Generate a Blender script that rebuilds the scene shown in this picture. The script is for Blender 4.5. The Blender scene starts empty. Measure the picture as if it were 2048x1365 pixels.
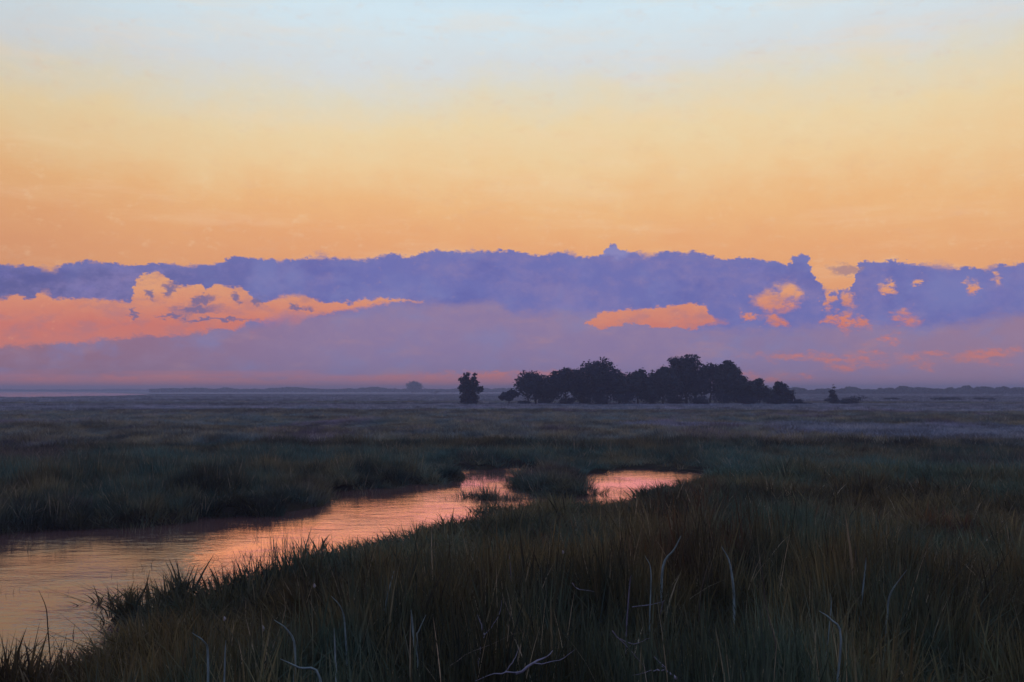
import bpy, math, random
import numpy as np
from mathutils import Vector

random.seed(7)
RNG = np.random.default_rng(11)
SC = bpy.context.scene
COL = SC.collection
R = math.radians

# ------------------------------------------------------------------ camera
CAM_H = 3.0
LENS = 35.0
F = LENS / 36.0 * 2048.0            # focal length in photograph pixels
PITCH = math.atan((780.0 - 682.5) / F)
cam_data = bpy.data.cameras.new('camera')
cam = bpy.data.objects.new('camera', cam_data)
COL.objects.link(cam)
cam.location = (0, 0, CAM_H)
cam.rotation_euler = (R(90) + PITCH, 0, 0)
cam_data.lens = LENS
cam_data.sensor_width = 36
cam_data.clip_start = 0.1
cam_data.clip_end = 20000
SC.camera = cam

SC.view_settings.view_transform = 'Standard'
SC.view_settings.look = 'None'
SC.view_settings.gamma = 1
SC.view_settings.use_curve_mapping = False
SC.view_settings.exposure = 0.0
SC.cycles.use_denoising = True
SC.cycles.max_bounces = 6
SC.cycles.diffuse_bounces = 2
SC.cycles.glossy_bounces = 2
SC.cycles.transmission_bounces = 2
SC.cycles.volume_bounces = 0
SC.cycles.transparent_max_bounces = 4

def ray(px, py):
    """direction of the sight line through a point of the photograph"""
    x, y = (px - 1024.0) / F, (682.5 - py) / F
    c, s = math.cos(PITCH), math.sin(PITCH)
    return Vector((x, c - y * s, s + y * c))

def ground_at(px, py, z=0.0):
    d = ray(px, py)
    t = (z - CAM_H) / d.z
    return (d.x * t, d.y * t)

def point_at(px, py, dist):
    d = ray(px, py)
    t = dist / d.y
    return (d.x * t, dist, CAM_H + d.z * t)

def azel(px, py):
    d = ray(px, py).normalized()
    return math.degrees(math.atan2(d.x, d.y)), math.degrees(math.asin(d.z))

def lin(r, g, b):
    def f(c):
        c /= 255.0
        return c / 12.92 if c <= 0.04045 else ((c + 0.055) / 1.055) ** 2.4
    return (f(r), f(g), f(b), 1.0)

# ------------------------------------------------------------------ small node language
class V:
    """a value socket with arithmetic"""
    def __init__(s, nt, sock): s.nt, s.s = nt, sock
    def _m(s, op, *o, clamp=False):
        n = s.nt.nodes.new('ShaderNodeMath'); n.operation = op; n.use_clamp = clamp
        for i, v in enumerate((s,) + o):
            if isinstance(v, V): s.nt.links.new(v.s, n.inputs[i])
            else: n.inputs[i].default_value = v
        return V(s.nt, n.outputs[0])
    def __add__(s, o): return s._m('ADD', o)
    def __radd__(s, o): return s._m('ADD', o)
    def __sub__(s, o): return s._m('SUBTRACT', o)
    def __rsub__(s, o): return (s * -1.0) + o
    def __mul__(s, o): return s._m('MULTIPLY', o)
    def __rmul__(s, o): return s._m('MULTIPLY', o)
    def max(s, o): return s._m('MAXIMUM', o)
    def min(s, o): return s._m('MINIMUM', o)
    def step(s, lo, hi):
        n = s.nt.nodes.new('ShaderNodeMapRange'); n.interpolation_type = 'SMOOTHSTEP'
        s.nt.links.new(s.s, n.inputs[0])
        n.inputs[1].default_value = lo; n.inputs[2].default_value = hi
        n.inputs[3].default_value = 0; n.inputs[4].default_value = 1
        if lo > hi:
            n.inputs[1].default_value = hi; n.inputs[2].default_value = lo
            n.inputs[3].default_value = 1; n.inputs[4].default_value = 0
        return V(s.nt, n.outputs[0])
    def curve(s, pts, lo, hi, vlo, vhi):
        """float curve through (x, value) pairs"""
        n = s.nt.nodes.new('ShaderNodeFloatCurve')
        m = s.nt.nodes.new('ShaderNodeMapRange')
        s.nt.links.new(s.s, m.inputs[0]); m.inputs[1].default_value = lo; m.inputs[2].default_value = hi
        s.nt.links.new(m.outputs[0], n.inputs[1])
        c = n.mapping.curves[0]
        q = sorted(((x - lo) / (hi - lo), (v - vlo) / (vhi - vlo)) for x, v in pts)
        q = [p for p in q if 0 <= p[0] <= 1]
        if q[0][0] > 0: q.insert(0, (0, q[0][1]))
        if q[-1][0] < 1: q.append((1, q[-1][1]))
        while len(c.points) < len(q): c.points.new(0.5, 0.5)
        for p, (x, y) in zip(c.points, q):
            p.location = (x, y); p.handle_type = 'VECTOR'
        n.mapping.update()
        return V(s.nt, n.outputs[0]) * (vhi - vlo) + vlo

def mixc(nt, fac, a, b):
    n = nt.nodes.new('ShaderNodeMix'); n.data_type = 'RGBA'
    for sock, v in ((n.inputs[0], fac), (n.inputs[6], a), (n.inputs[7], b)):
        if isinstance(v, V): nt.links.new(v.s, sock)
        elif isinstance(v, bpy.types.NodeSocket): nt.links.new(v, sock)
        else: sock.default_value = v
    return n.outputs[2]

def mixf(nt, f, a, b):
    return f * b + (1.0 - f) * a

def ramp(nt, fac, stops, interp='LINEAR'):
    n = nt.nodes.new('ShaderNodeValToRGB'); cr = n.color_ramp; cr.interpolation = interp
    stops = sorted(stops, key=lambda s: s[0])
    while len(cr.elements) < len(stops): cr.elements.new(0.5)
    for e, (p, c) in zip(cr.elements, stops): e.position = p
    for e, (p, c) in zip(cr.elements, stops): e.color = c
    nt.links.new(fac.s if isinstance(fac, V) else fac, n.inputs[0])
    return n.outputs[0]

def noise(nt, vec, scale, detail=2, rough=0.5, stretch=None, out='Fac'):
    if stretch:
        mp = nt.nodes.new('ShaderNodeMapping'); mp.inputs['Scale'].default_value = stretch
        nt.links.new(vec, mp.inputs[0]); vec = mp.outputs[0]
    n = nt.nodes.new('ShaderNodeTexNoise')
    n.inputs['Scale'].default_value = scale; n.inputs['Detail'].default_value = detail
    n.inputs['Roughness'].default_value = rough
    nt.links.new(vec, n.inputs['Vector'])
    return n.outputs[out] if out == 'Color' else V(nt, n.outputs[out])

# ------------------------------------------------------------------ sky
world = bpy.data.worlds.new('World'); SC.world = world; world.use_nodes = True
wt = world.node_tree; wt.nodes.clear()
tc = wt.nodes.new('ShaderNodeTexCoord')
nrm = wt.nodes.new('ShaderNodeVectorMath'); nrm.operation = 'NORMALIZE'
wt.links.new(tc.outputs['Generated'], nrm.inputs[0]); DIR = nrm.outputs[0]
sep = wt.nodes.new('ShaderNodeSeparateXYZ'); wt.links.new(DIR, sep.inputs[0])
X, Y, Z = (V(wt, sep.outputs[i]) for i in range(3))
AZ0 = X._m('ARCTAN2', Y) * (180 / math.pi)
EL0 = Z._m('ARCSINE') * (180 / math.pi)
# ragged edges: the bearings are disturbed by noise before shapes are cut
w1 = noise(wt, DIR, 34, 5, 0.62, (1, 1, 1.6)) - 0.5
w2 = noise(wt, DIR, 47, 5, 0.62, (1, 1, 1.4)) - 0.5
w3 = noise(wt, DIR, 150, 4, 0.7, (1, 1, 1.8)) - 0.5
w4 = noise(wt, DIR, 190, 4, 0.7, (1, 1, 1.8)) - 0.5
AZ = AZ0 + w1 * 1.5 + w3 * 0.9
EL = EL0 + w2 * 0.9 + w4 * 0.55
LO, HI = -28.0, 28.0
def skypts(p, sy=0): return [azel(x, y + sy) for x, y in p]
def top_curve(p, sy=0): return AZ.curve(skypts(p, sy), LO, HI, -1, 9)

def E(y): return azel(1024, y)[1]
MX = 40.0
# clear sky, by elevation; redder to the left where the sun went down
Es = EL0 + AZ0.max(-40.0).min(40.0) * (EL0.step(7, 17) * -0.058 + 0.035) + (noise(wt, DIR, 5, 3) - 0.5) * 3.4 + (noise(wt, DIR, 26, 5, 0.68, (1, 1, 1.5)) - 0.5) * 2.4
clear = ramp(wt, Es * (1 / MX), [
    (0.0, lin(216, 146, 112)), (E(560) / MX, lin(230, 162, 116)), (E(480) / MX, lin(236, 172, 120)), (E(410) / MX, lin(240, 186, 130)),
    (E(335) / MX, lin(241, 205, 154)), (E(262) / MX, lin(238, 214, 170)), (E(195) / MX, lin(226, 218, 196)),
    (E(130) / MX, lin(215, 221, 224)), (E(25) / MX, lin(212, 231, 241)), (0.72, lin(182, 212, 236)), (1.0, lin(152, 188, 224))])
zen = ramp(wt, EL0 * (1 / 90), [(0.42, lin(152, 188, 224)), (0.7, lin(126, 156, 200)), (1.0, lin(112, 134, 182))])
clear = mixc(wt, EL0.step(32, 46), clear, zen)
# the sky opposite the afterglow
east = ramp(wt, EL0 * (1 / 90), [(0.0, lin(92, 96, 142)), (0.1, lin(128, 112, 156)), (0.22, lin(136, 138, 178)), (0.5, lin(120, 142, 188)), (1.0, lin(112, 134, 182))])
clear = mixc(wt, AZ0.step(-8, -34) * 0.16 + AZ0.step(18, 36) * 0.05, clear, lin(120, 96, 84))
cirrus = noise(wt, DIR, 6, 6, 0.66, (1, 1, 7)).step(0.48, 0.74)
clear = mixc(wt, cirrus * 0.22, clear, lin(246, 214, 178))
clear = mixc(wt, noise(wt, DIR, 34, 6, 0.75, (1, 1, 2.2)).step(0.52, 0.72) * 0.16, clear, lin(222, 176, 146))
clear = mixc(wt, noise(wt, DIR, 50, 6, 0.75, (1, 1, 1.6)).step(0.54, 0.74) * 0.18, clear, lin(248, 226, 190))
back = Y.step(0.55, -0.45)
clear = mixc(wt, back, clear, east)

wb1 = (noise(wt, DIR, 75, 3, 0.6, (1, 1, 1.5)) - 0.5) * 1.25
wb2 = (noise(wt, DIR, 84, 3, 0.6, (1, 1, 1.5)) - 0.5) * 0.8
def blob(px, py, rx, ry, tilt=0.0, soft=0.42):
    a, e = azel(px, py)
    k = 1991 * math.pi / 180
    dx = (AZ + wb1 - a) * (k / rx); dy = (EL + wb2 - e) * (k / ry)
    if tilt: dy = dy + dx * tilt
    d = (dx * dx + dy * dy)._m('SQRT')
    return d.step(1 + soft * 1.5, 1 - soft * 1.2)
# violet cloud bank
vtop = top_curve([(-80, 524), (0, 528), (50, 530), (100, 536), (135, 526), (170, 521), (215, 531), (270, 534), (300, 530), (350, 526), (380, 532), (440, 526), (455, 512), (520, 515), (600, 519), (650, 509), (685, 521), (740, 519), (780, 507), (820, 512), (870, 502), (930, 505), (1020, 499), (1060, 507), (1120, 504), (1180, 511), (1205, 506), (1230, 487), (1252, 500), (1300, 507), (1340, 502), (1400, 508), (1440, 516), (1490, 513), (1540, 521), (1575, 530), (1590, 517), (1602, 508), (1614, 512), (1628, 530), (1640, 560), (1650, 577), (1675, 584), (1700, 580), (1710, 550), (1722, 528), (1780, 522), (1860, 529), (1920, 531), (1960, 537), (2010, 527), (2048, 524), (2140, 528)])
frayed = noise(wt, DIR, 16, 3, 0.6).step(0.35, 0.62) * 1.25 + 0.2
vmask = ((vtop - EL) * frayed).step(-0.07, 0.10)
vn = noise(wt, DIR, 9, 4, 0.6, (1, 1, 2.5))
vn2 = noise(wt, DIR, 60, 4, 0.7, (1, 1, 1.5))
mid = AZ0.step(-26, -8)
violet = mixc(wt, mid, lin(98, 98, 152), lin(112, 114, 178))
speck = noise(wt, DIR, 90, 6, 0.8, (1, 1, 1.3)).step(0.58, 0.74)
violet = mixc(wt, (vn * 0.7 + vn2 * 0.5).step(0.5, 0.8), violet, lin(134, 124, 176))
violet = mixc(wt, noise(wt, DIR, 17, 4, 0.6, (1, 1, 1.2)).step(0.45, 0.7) * 0.6, violet, lin(126, 130, 186))
violet = mixc(wt, noise(wt, DIR, 11, 5, 0.65, (1, 1, 1.8)).step(0.5, 0.68) * 0.55, violet, lin(94, 98, 168))
violet = mixc(wt, noise(wt, DIR, 42, 6, 0.75, (1, 1, 1.3)).step(0.5, 0.68) * 0.4, violet, lin(130, 124, 184))
violet = mixc(wt, speck * 0.7, violet, lin(156, 132, 168))
violet = mixc(wt, (vtop - EL0).step(0.55, 0.0) * 0.5, violet, lin(118, 120, 178))
# mauve lower veil
mtop = top_curve([(-80, 660), (0, 660), (300, 655), (500, 640), (600, 628), (700, 618), (850, 604), (980, 601), (1025, 622), (1180, 630), (1450, 652), (1560, 650), (1700, 652), (1850, 650), (1950, 635), (2048, 620)])
mmask = (mtop - EL + (vn - 0.5) * 1.6).step(-0.35, 0.6)
mauve = mixc(wt, AZ0.step(-27, -6), lin(150, 112, 132), lin(142, 124, 164))
mauve = mixc(wt, AZ0.step(12, 27) * 0.7, mauve, lin(158, 126, 148))
mauve = mixc(wt, (vn * 0.6 + vn2 * 0.6).step(0.5, 0.85) * 0.7, mauve, lin(156, 132, 162))
mauve = mixc(wt, speck * 0.4, mauve, lin(182, 140, 150))
mauve = mixc(wt, noise(wt, DIR, 20, 5, 0.65, (1, 1, 1.6)).step(0.46, 0.72) * 0.7, mauve, lin(134, 130, 176))
mauve = mixc(wt, noise(wt, DIR, 13, 5, 0.7, (1, 1, 3.5)).step(0.52, 0.75) * 0.5, mauve, lin(176, 136, 148))
violet = mixc(wt, blob(1236, 503, 34, 12) * 0.6, violet, lin(148, 146, 196))
cl = mixc(wt, mmask, violet, mauve)
# afterglow along the horizon
hz = noise(wt, DIR, 7, 4, 0.6, (1, 1, 14))
pink = (EL0 + (hz - 0.5) * 1.6).step(1.1, 0.25) * (AZ0.step(26, -4) * 0.75 + 0.12)
cl = mixc(wt, pink, cl, lin(206, 124, 116))

# sun-warmed openings and puffs
def band(top, bot, soft_b=0.12):
    t = top_curve(top); b = top_curve(bot)
    return ((t - EL) * frayed).step(-0.08, 0.13) * ((EL - b) * frayed).step(-soft_b * 1.2, soft_b * 1.2)
left = band([(-80, 585), (0, 596), (40, 592), (62, 606), (68, 578), (85, 580), (110, 590), (160, 597), (240, 601), (268, 600), (272, 556), (290, 546), (312, 541), (330, 551), (342, 562), (372, 572), (380, 572), (392, 564), (410, 584), (421, 572), (440, 570), (480, 577), (508, 592), (530, 606), (556, 593), (600, 590), (650, 601), (690, 604), (720, 601), (752, 598), (800, 601), (850, 602), (862, 612), (900, 640), (2048, 700)],
            [(-80, 700), (0, 694), (100, 692), (150, 686), (250, 677), (350, 669), (450, 661), (496, 654), (505, 645), (560, 637), (600, 636), (650, 629), (700, 617), (740, 614), (800, 607), (850, 604), (862, 606), (900, 610), (2048, 610)], 0.16)
right = band([(1155, 650), (1170, 640), (1200, 625), (1260, 614), (1330, 618), (1350, 610), (1382, 604), (1410, 614), (1428, 636), (1452, 640), (1462, 655)],
             [(1155, 640), (1170, 650), (1210, 661), (1260, 650), (1300, 652), (1370, 657), (1420, 648), (1450, 646), (1462, 640)], 0.06)
right = right * AZ0.step(azel(1150, 640)[0], azel(1156, 640)[0]) * AZ0.step(azel(1466, 640)[0], azel(1458, 640)[0])
warm = left.max(right)
for b in [(1548, 604, 30, 17, .25), (1580, 592, 22, 22, .0), (1546, 640, 20, 9, .5), (1497, 633, 13, 7, .4), (1696, 596, 13, 11, .2), (1657, 598, 7, 22, .1),
          (1694, 642, 12, 19, 0), (1726, 648, 12, 9, .3), (1777, 574, 14, 9, .5), (1832, 563, 9, 5, 0), (1942, 572, 8, 11, .2), (1995, 560, 9, 9, .5), (1668, 640, 12, 6, 0)]:
    warm = warm.max(blob(*b))
soft = None
for b in [(1575, 714, 70, 7), (1660, 718, 50, 9), (1755, 717, 40, 11), (1785, 676, 14, 10), (1755, 685, 22, 6), (1870, 716, 46, 9), (1850, 728, 22, 9), (1965, 709, 60, 8), (1990, 722, 26, 7),
          (1500, 752, 34, 7), (1556, 756, 36, 8), (1600, 750, 22, 6), (1100, 748, 120, 6), (980, 752, 150, 8), (900, 762, 170, 9), (1800, 640, 22, 12), (300, 764, 260, 9), (1705, 733, 60, 9)]:
    m = blob(*b, 0, 0.5)
    soft = m if soft is None else soft.max(m)
ragged = noise(wt, DIR, 36, 5, 0.68, (1, 1, 2.6)).step(0.42, 0.6)
ora = ramp(wt, (EL0 + (vn2 - 0.5) * 1.2 + (vn - 0.5) * 1.5) * (1 / 8), [(0.0, lin(204, 122, 114)), (E(720) / 8, lin(208, 126, 114)), (E(660) / 8, lin(212, 124, 108)), (E(620) / 8, lin(222, 142, 112)), (E(580) / 8, lin(230, 162, 118)), (E(530) / 8, lin(236, 176, 124))])
ora = mixc(wt, (noise(wt, DIR, 26, 5, 0.65, (1, 1, 2.2)) * 0.8 + vn2 * 0.25).step(0.49, 0.68) * 0.55, ora, lin(176, 124, 134))
ora = mixc(wt, speck * 0.5, ora, lin(238, 172, 132))
torn = noise(wt, DIR, 58, 5, 0.7, (1, 1, 2.0)).step(0.34, 0.52) * 0.75 + 0.25
cl = mixc(wt, warm * mixf(wt, AZ0.step(14, 16), 0.96, torn), cl, ora)
cl = mixc(wt, soft * (ragged * 0.85 + 0.05), cl, ora)
holes = None
for b in [(340, 578, 8, 12), (408, 600, 22, 7, -.8), (392, 618, 40, 9, -.2), (262, 627, 5, 9), (520, 604, 8, 11), (345, 632, 20, 4, -.3), (430, 640, 60, 3), (600, 618, 20, 4, -.2), (470, 600, 10, 8, .4), (300, 590, 9, 7, .4)]:
    m = blob(*b); holes = m if holes is None else holes.max(m)
cl = mixc(wt, holes * 0.9, cl, lin(118, 108, 150))
# clouds thin out towards the opposite side of the sky
sky = mixc(wt, vmask * (1.0 - back * 0.6), clear, cl)
sky = mixc(wt, blob(1692, 540, 24, 9, .3) * 0.75, sky, lin(160, 128, 140))
# below the horizon (never in view: the ground covers it)
sky = mixc(wt, EL0.step(-0.5, -4), sky, lin(52, 50, 60))
bg = wt.nodes.new('ShaderNodeBackground'); bg.inputs[1].default_value = 1.0
wt.links.new(sky, bg.inputs[0])
wo = wt.nodes.new('ShaderNodeOutputWorld'); wt.links.new(bg.outputs[0], wo.inputs[0])
world.cycles.sampling_method = 'MANUAL'
world.cycles.sample_map_resolution = 1024

# the sun has just gone: broad warm lamp added to redden the creek's reflections
sd = bpy.data.lights.new('sun', 'SUN'); sun = bpy.data.objects.new('sun', sd); COL.objects.link(sun)
sd.energy = 0.36; sd.angle = R(32); sd.color = (1.0, 0.27, 0.10)
sun.rotation_euler = (R(-(90 - 7.5)), 0, R(1.5))

# ------------------------------------------------------------------ materials
def material(name):
    m = bpy.data.materials.new(name); m.use_nodes = True
    nt = m.node_tree; nt.nodes.clear()
    out = nt.nodes.new('ShaderNodeOutputMaterial')
    return m, nt, out

def position(nt):
    g = nt.nodes.new('ShaderNodeNewGeometry'); return g.outputs['Position']

PALETTE = {   # vegetation: (olive, bluish green, rust brown, straw)
    'reed':   ((.160, .122, .052, 1), (.066, .104, .070, 1), (.140, .072, .032, 1), (.36, .28, .18, 1)),
    'bank':   ((.155, .132, .070, 1), (.060, .118, .100, 1), (.105, .084, .070, 1), (.24, .19, .13, 1)),
    'meadow': ((.28, .235, .145, 1), (.14, .19, .20, 1), (.21, .175, .22, 1), (.38, .34, .27, 1)),
    'bluish': ((.26, .26, .28, 1), (.18, .21, .27, 1), (.28, .27, .36, 1), (.36, .35, .42, 1)),  # blue of mist and reflecting water put into the grass colour
}
def patch_colour(nt, pal, far=None):
    p = position(nt)
    n0 = noise(nt, p, 0.045, 4, 0.6, (.22, 1, 1))
    n1 = noise(nt, p, 0.30, 3, 0.6, (1, .55, 1)); n2 = noise(nt, p, 0.11, 3, 0.6, (1, .4, 1)); n3 = noise(nt, p, 1.4, 3, 0.7)
    n1 = n1 * 0.6 + n0 * 0.4
    c = mixc(nt, (n1 * 0.7 + n3 * 0.3).step(0.43, 0.57), pal[0], pal[1])
    c = mixc(nt, (n2 * 0.7 + n3 * 0.3).step(0.52, 0.61), c, pal[2])
    dk = nt.nodes.new('ShaderNodeHueSaturation'); nt.links.new(c, dk.inputs['Color'])
    nt.links.new(((noise(nt, p, 0.55, 3, 0.6, (1, .7, 1)) * 0.45 + n0 * 0.55).step(0.38, 0.60) * 1.05 + 0.32).s, dk.inputs['Value'])
    c = dk.outputs[0]
    return c

def grass_material(name, pal, straw=0.75, trans=0.3):
    m, nt, out = material(name)
    c = patch_colour(nt, pal)
    oi = nt.nodes.new('ShaderNodeObjectInfo'); rnd = V(nt, oi.outputs['Random'])
    at = nt.nodes.new('ShaderNodeAttribute'); at.attribute_name = 'blade'; br = V(nt, at.outputs['Fac'])
    c = mixc(nt, (rnd * 0.45 + br * 0.55).step(straw, straw + 0.12), c, pal[3])
    hs = nt.nodes.new('ShaderNodeHueSaturation'); nt.links.new(c, hs.inputs['Color'])
    nt.links.new((br * 0.7 + rnd * 0.6 + 0.35).s, hs.inputs['Value'])
    d = nt.nodes.new('ShaderNodeBsdfDiffuse'); t = nt.nodes.new('ShaderNodeBsdfTranslucent')
    g = nt.nodes.new('ShaderNodeBsdfGlossy'); g.inputs['Roughness'].default_value = 0.5
    g.inputs['Color'].default_value = (1, 1, 1, 1)
    nt.links.new(hs.outputs[0], d.inputs[0]); nt.links.new(hs.outputs[0], t.inputs[0])
    mx = nt.nodes.new('ShaderNodeMixShader'); mx.inputs[0].default_value = trans
    nt.links.new(d.outputs[0], mx.inputs[1]); nt.links.new(t.outputs[0], mx.inputs[2])
    m2 = nt.nodes.new('ShaderNodeMixShader'); m2.inputs[0].default_value = 0.012
    nt.links.new(mx.outputs[0], m2.inputs[1]); nt.links.new(g.outputs[0], m2.inputs[2])
    nt.links.new(m2.outputs[0], out.inputs[0])
    return m

M_REED = grass_material('reed_blades', PALETTE['reed'], 0.87)
M_BANK = grass_material('bank_grass_blades', PALETTE['bank'], 0.84)
M_MEADOW = grass_material('meadow_grass_blades', PALETTE['meadow'], 0.85, 0.4)
M_BLUISH = grass_material('mist_tinted_blades', PALETTE['bluish'], 0.85, 0.4)  # mist over the far marsh imitated by bluish blades

def simple(name, col, rough=0.8, trans=0.0, var=0.3, scale=3.0):
    m, nt, out = material(name)
    n = noise(nt, position(nt), scale, 3, 0.6)
    dark = tuple(c * (1 - var) for c in col) + (1,); lite = tuple(min(1, c * (1 + var)) for c in col) + (1,)
    c = mixc(nt, n.step(0.3, 0.7), dark, lite)
    b = nt.nodes.new('ShaderNodeBsdfPrincipled'); b.inputs['Roughness'].default_value = rough
    b.inputs['Specular IOR Level'].default_value = 0.2
    nt.links.new(c, b.inputs['Base Color'])
    if trans:
        t = nt.nodes.new('ShaderNodeBsdfTranslucent'); nt.links.new(c, t.inputs[0])
        mx = nt.nodes.new('ShaderNodeMixShader'); mx.inputs[0].default_value = trans
        nt.links.new(b.outputs[0], mx.inputs[1]); nt.links.new(t.outputs[0], mx.inputs[2])
        nt.links.new(mx.outputs[0], out.inputs[0])
    else:
        nt.links.new(b.outputs[0], out.inputs[0])
    return m

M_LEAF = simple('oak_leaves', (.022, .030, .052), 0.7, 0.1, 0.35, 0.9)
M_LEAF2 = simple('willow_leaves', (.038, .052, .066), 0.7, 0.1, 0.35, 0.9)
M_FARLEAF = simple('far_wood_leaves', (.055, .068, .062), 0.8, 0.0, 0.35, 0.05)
M_BARK = simple('bark', (.045, .040, .036), 0.9, 0, 0.3, 4)
M_PALE = simple('pale_blade', (.36, .46, .44), 0.6, 0.25, 0.25, 9)
M_LAV = simple('weathered_stalk', (.26, .235, .28), 0.6, 0.1, 0.3, 9)
M_TAN = simple('dry_stalk', (.20, .16, .12), 0.7, 0.1, 0.3, 9)
M_HUSK = simple('husk', (.42, .36, .33), 0.7, 0.1, 0.2, 9)

def ground_material():
    m, nt, out = material('hazed_marsh_soil')
    p = position(nt)
    sx = nt.nodes.new('ShaderNodeSeparateXYZ'); nt.links.new(p, sx.inputs[0])
    gy = V(nt, sx.outputs[1])
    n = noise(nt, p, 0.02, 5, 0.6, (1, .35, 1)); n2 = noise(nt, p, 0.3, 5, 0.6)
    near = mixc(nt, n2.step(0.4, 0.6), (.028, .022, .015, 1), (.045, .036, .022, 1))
    far = mixc(nt, n.step(0.42, 0.58), (.18, .19, .23, 1), (.27, .26, .29, 1))  # distance haze put into the ground colour, paler and bluer
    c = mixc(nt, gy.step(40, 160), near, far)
    b = nt.nodes.new('ShaderNodeBsdfPrincipled'); b.inputs['Roughness'].default_value = 0.9
    b.inputs['Specular IOR Level'].default_value = 0.1
    nt.links.new(c, b.inputs['Base Color'])
    bp = nt.nodes.new('ShaderNodeBump'); bp.inputs['Distance'].default_value = 0.08
    nt.links.new(noise(nt, p, 6, 5, 0.7).s, bp.inputs['Height']); nt.links.new(bp.outputs[0], b.inputs['Normal'])
    nt.links.new(b.outputs[0], out.inputs[0])
    return m

def water_material():
    m, nt, out = material('still_water')
    p = position(nt)
    b = nt.nodes.new('ShaderNodeBsdfPrincipled')
    b.inputs['Base Color'].default_value = (.115, .055, .050, 1)
    b.inputs['Roughness'].default_value = 0.06
    b.inputs['IOR'].default_value = 1.40
    b.inputs['Specular IOR Level'].default_value = 0.5
    n1 = noise(nt, p, 1.3, 3, 0.6, (1, 2.0, 1)); n2 = noise(nt, p, 6.0, 3, 0.6, (1, 2.2, 1)); n3 = noise(nt, p, 22.0, 2, 0.6, (1, 1.6, 1))
    calm = noise(nt, p, 0.35, 2, 0.5, (1, .7, 1)).step(0.3, 0.7) * 1.1 + 0.15
    h = (n1 * 0.022 + n2 * 0.0065 + n3 * 0.0012) * calm
    bp = nt.nodes.new('ShaderNodeBump'); bp.inputs['Distance'].default_value = 1.0; bp.inputs['Strength'].default_value = 1.0
    nt.links.new(h.s, bp.inputs['Height']); nt.links.new(bp.outputs[0], b.inputs['Normal'])
    nt.links.new(b.outputs[0], out.inputs[0])
    return m

# ------------------------------------------------------------------ helpers
def tag(o, label=None, cat=None, group=None, kind=None):
    if label: o['label'] = label
    if cat: o['category'] = cat
    if group: o['group'] = group
    if kind: o['kind'] = kind
    return o

def mesh_np(name, verts, faces, mat, attr=None, smooth=False):
    """verts (n,3); faces (m,k) all with k corners"""
    verts = np.asarray(verts, dtype=np.float32); faces = np.asarray(faces, dtype=np.int32)
    me = bpy.data.meshes.new(name)
    k = faces.shape[1]
    me.vertices.add(len(verts)); me.vertices.foreach_set('co', verts.ravel())
    me.loops.add(faces.size); me.loops.foreach_set('vertex_index', faces.ravel())
    me.polygons.add(len(faces)); me.polygons.foreach_set('loop_start', np.arange(0, faces.size, k, dtype=np.int32))
    me.polygons.foreach_set('loop_total', np.full(len(faces), k, dtype=np.int32))
    if smooth: me.polygons.foreach_set('use_smooth', np.ones(len(faces), dtype=bool))
    me.update(calc_edges=True); me.validate()
    if attr is not None:
        for an, av in attr.items():
            a = me.attributes.new(an, 'FLOAT', 'POINT'); a.data.foreach_set('value', np.asarray(av, dtype=np.float32))
    if mat: me.materials.append(mat)
    return me

def link(name, me, parent=None):
    o = bpy.data.objects.new(name, me); COL.objects.link(o)
    if parent is not None: o.parent = parent
    return o

def empty(name, loc, rz=0.0):
    o = bpy.data.objects.new(name, None); COL.objects.link(o); o.location = loc; o.rotation_euler = (0, 0, rz)
    o.empty_display_size = 0.2
    return o

# ------------------------------------------------------------------ shape of the marsh (plan of the water)
def poly(pts): return np.array([ground_at(x, y) for x, y in pts])
CREEK = poly([(-420, 1105), (-200, 1085), (0, 1072), (90, 1066), (200, 1052), (300, 1050), (420, 1040), (520, 1034), (600, 1018), (640, 1000), (672, 986), (760, 976), (850, 966),
              (868, 956), (850, 946), (900, 941), (960, 938), (1050, 938), (1085, 945), (1070, 954), (1050, 962), (1035, 974), (1045, 988), (1100, 996), (1150, 986),
              (1168, 950), (1200, 941), (1290, 935), (1400, 944), (1450, 953), (1440, 966), (1400, 976), (1310, 996), (1235, 1030), (1150, 1036), (1060, 1042), (1000, 1050), (900, 1068), (800, 1092), (720, 1116), (660, 1138),
              (610, 1176), (560, 1208), (430, 1244), (300, 1288), (150, 1340), (0, 1400), (-200, 1460), (-600, 1500)])
LAKE = poly([(-900, 785), (-300, 784.5), (60, 784.2), (180, 785.2), (290, 789), (300, 791), (230, 794), (60, 797), (-300, 799), (-900, 801)])
POOL1 = poly([(1250, 848), (1300, 846.5), (1420, 848), (1500, 851), (1640, 853), (1760, 858), (1700, 868), (1600, 868), (1500, 866), (1400, 864), (1300, 860)])
POOL2 = poly([(1640, 864), (1780, 861), (1900, 856), (2100, 852), (2300, 850), (2300, 888), (2050, 888), (1900, 888), (1780, 886), (1700, 878)])
POOL3 = poly([(520, 858), (640, 856), (740, 861), (700, 865), (560, 864)])
WATERS = [CREEK, LAKE, POOL3]
TUFT_ISLES = [(ground_at(x, y), q) for x, y, q in [(885, 958, .5), (1010, 1022, .5), (1262, 990, .4), (640, 1100, .22), (470, 1190, .18), (262, 1240, .15), (130, 1276, .12), (350, 1222, .12), (200, 1205, .1), (960, 1000, .4)]]

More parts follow.
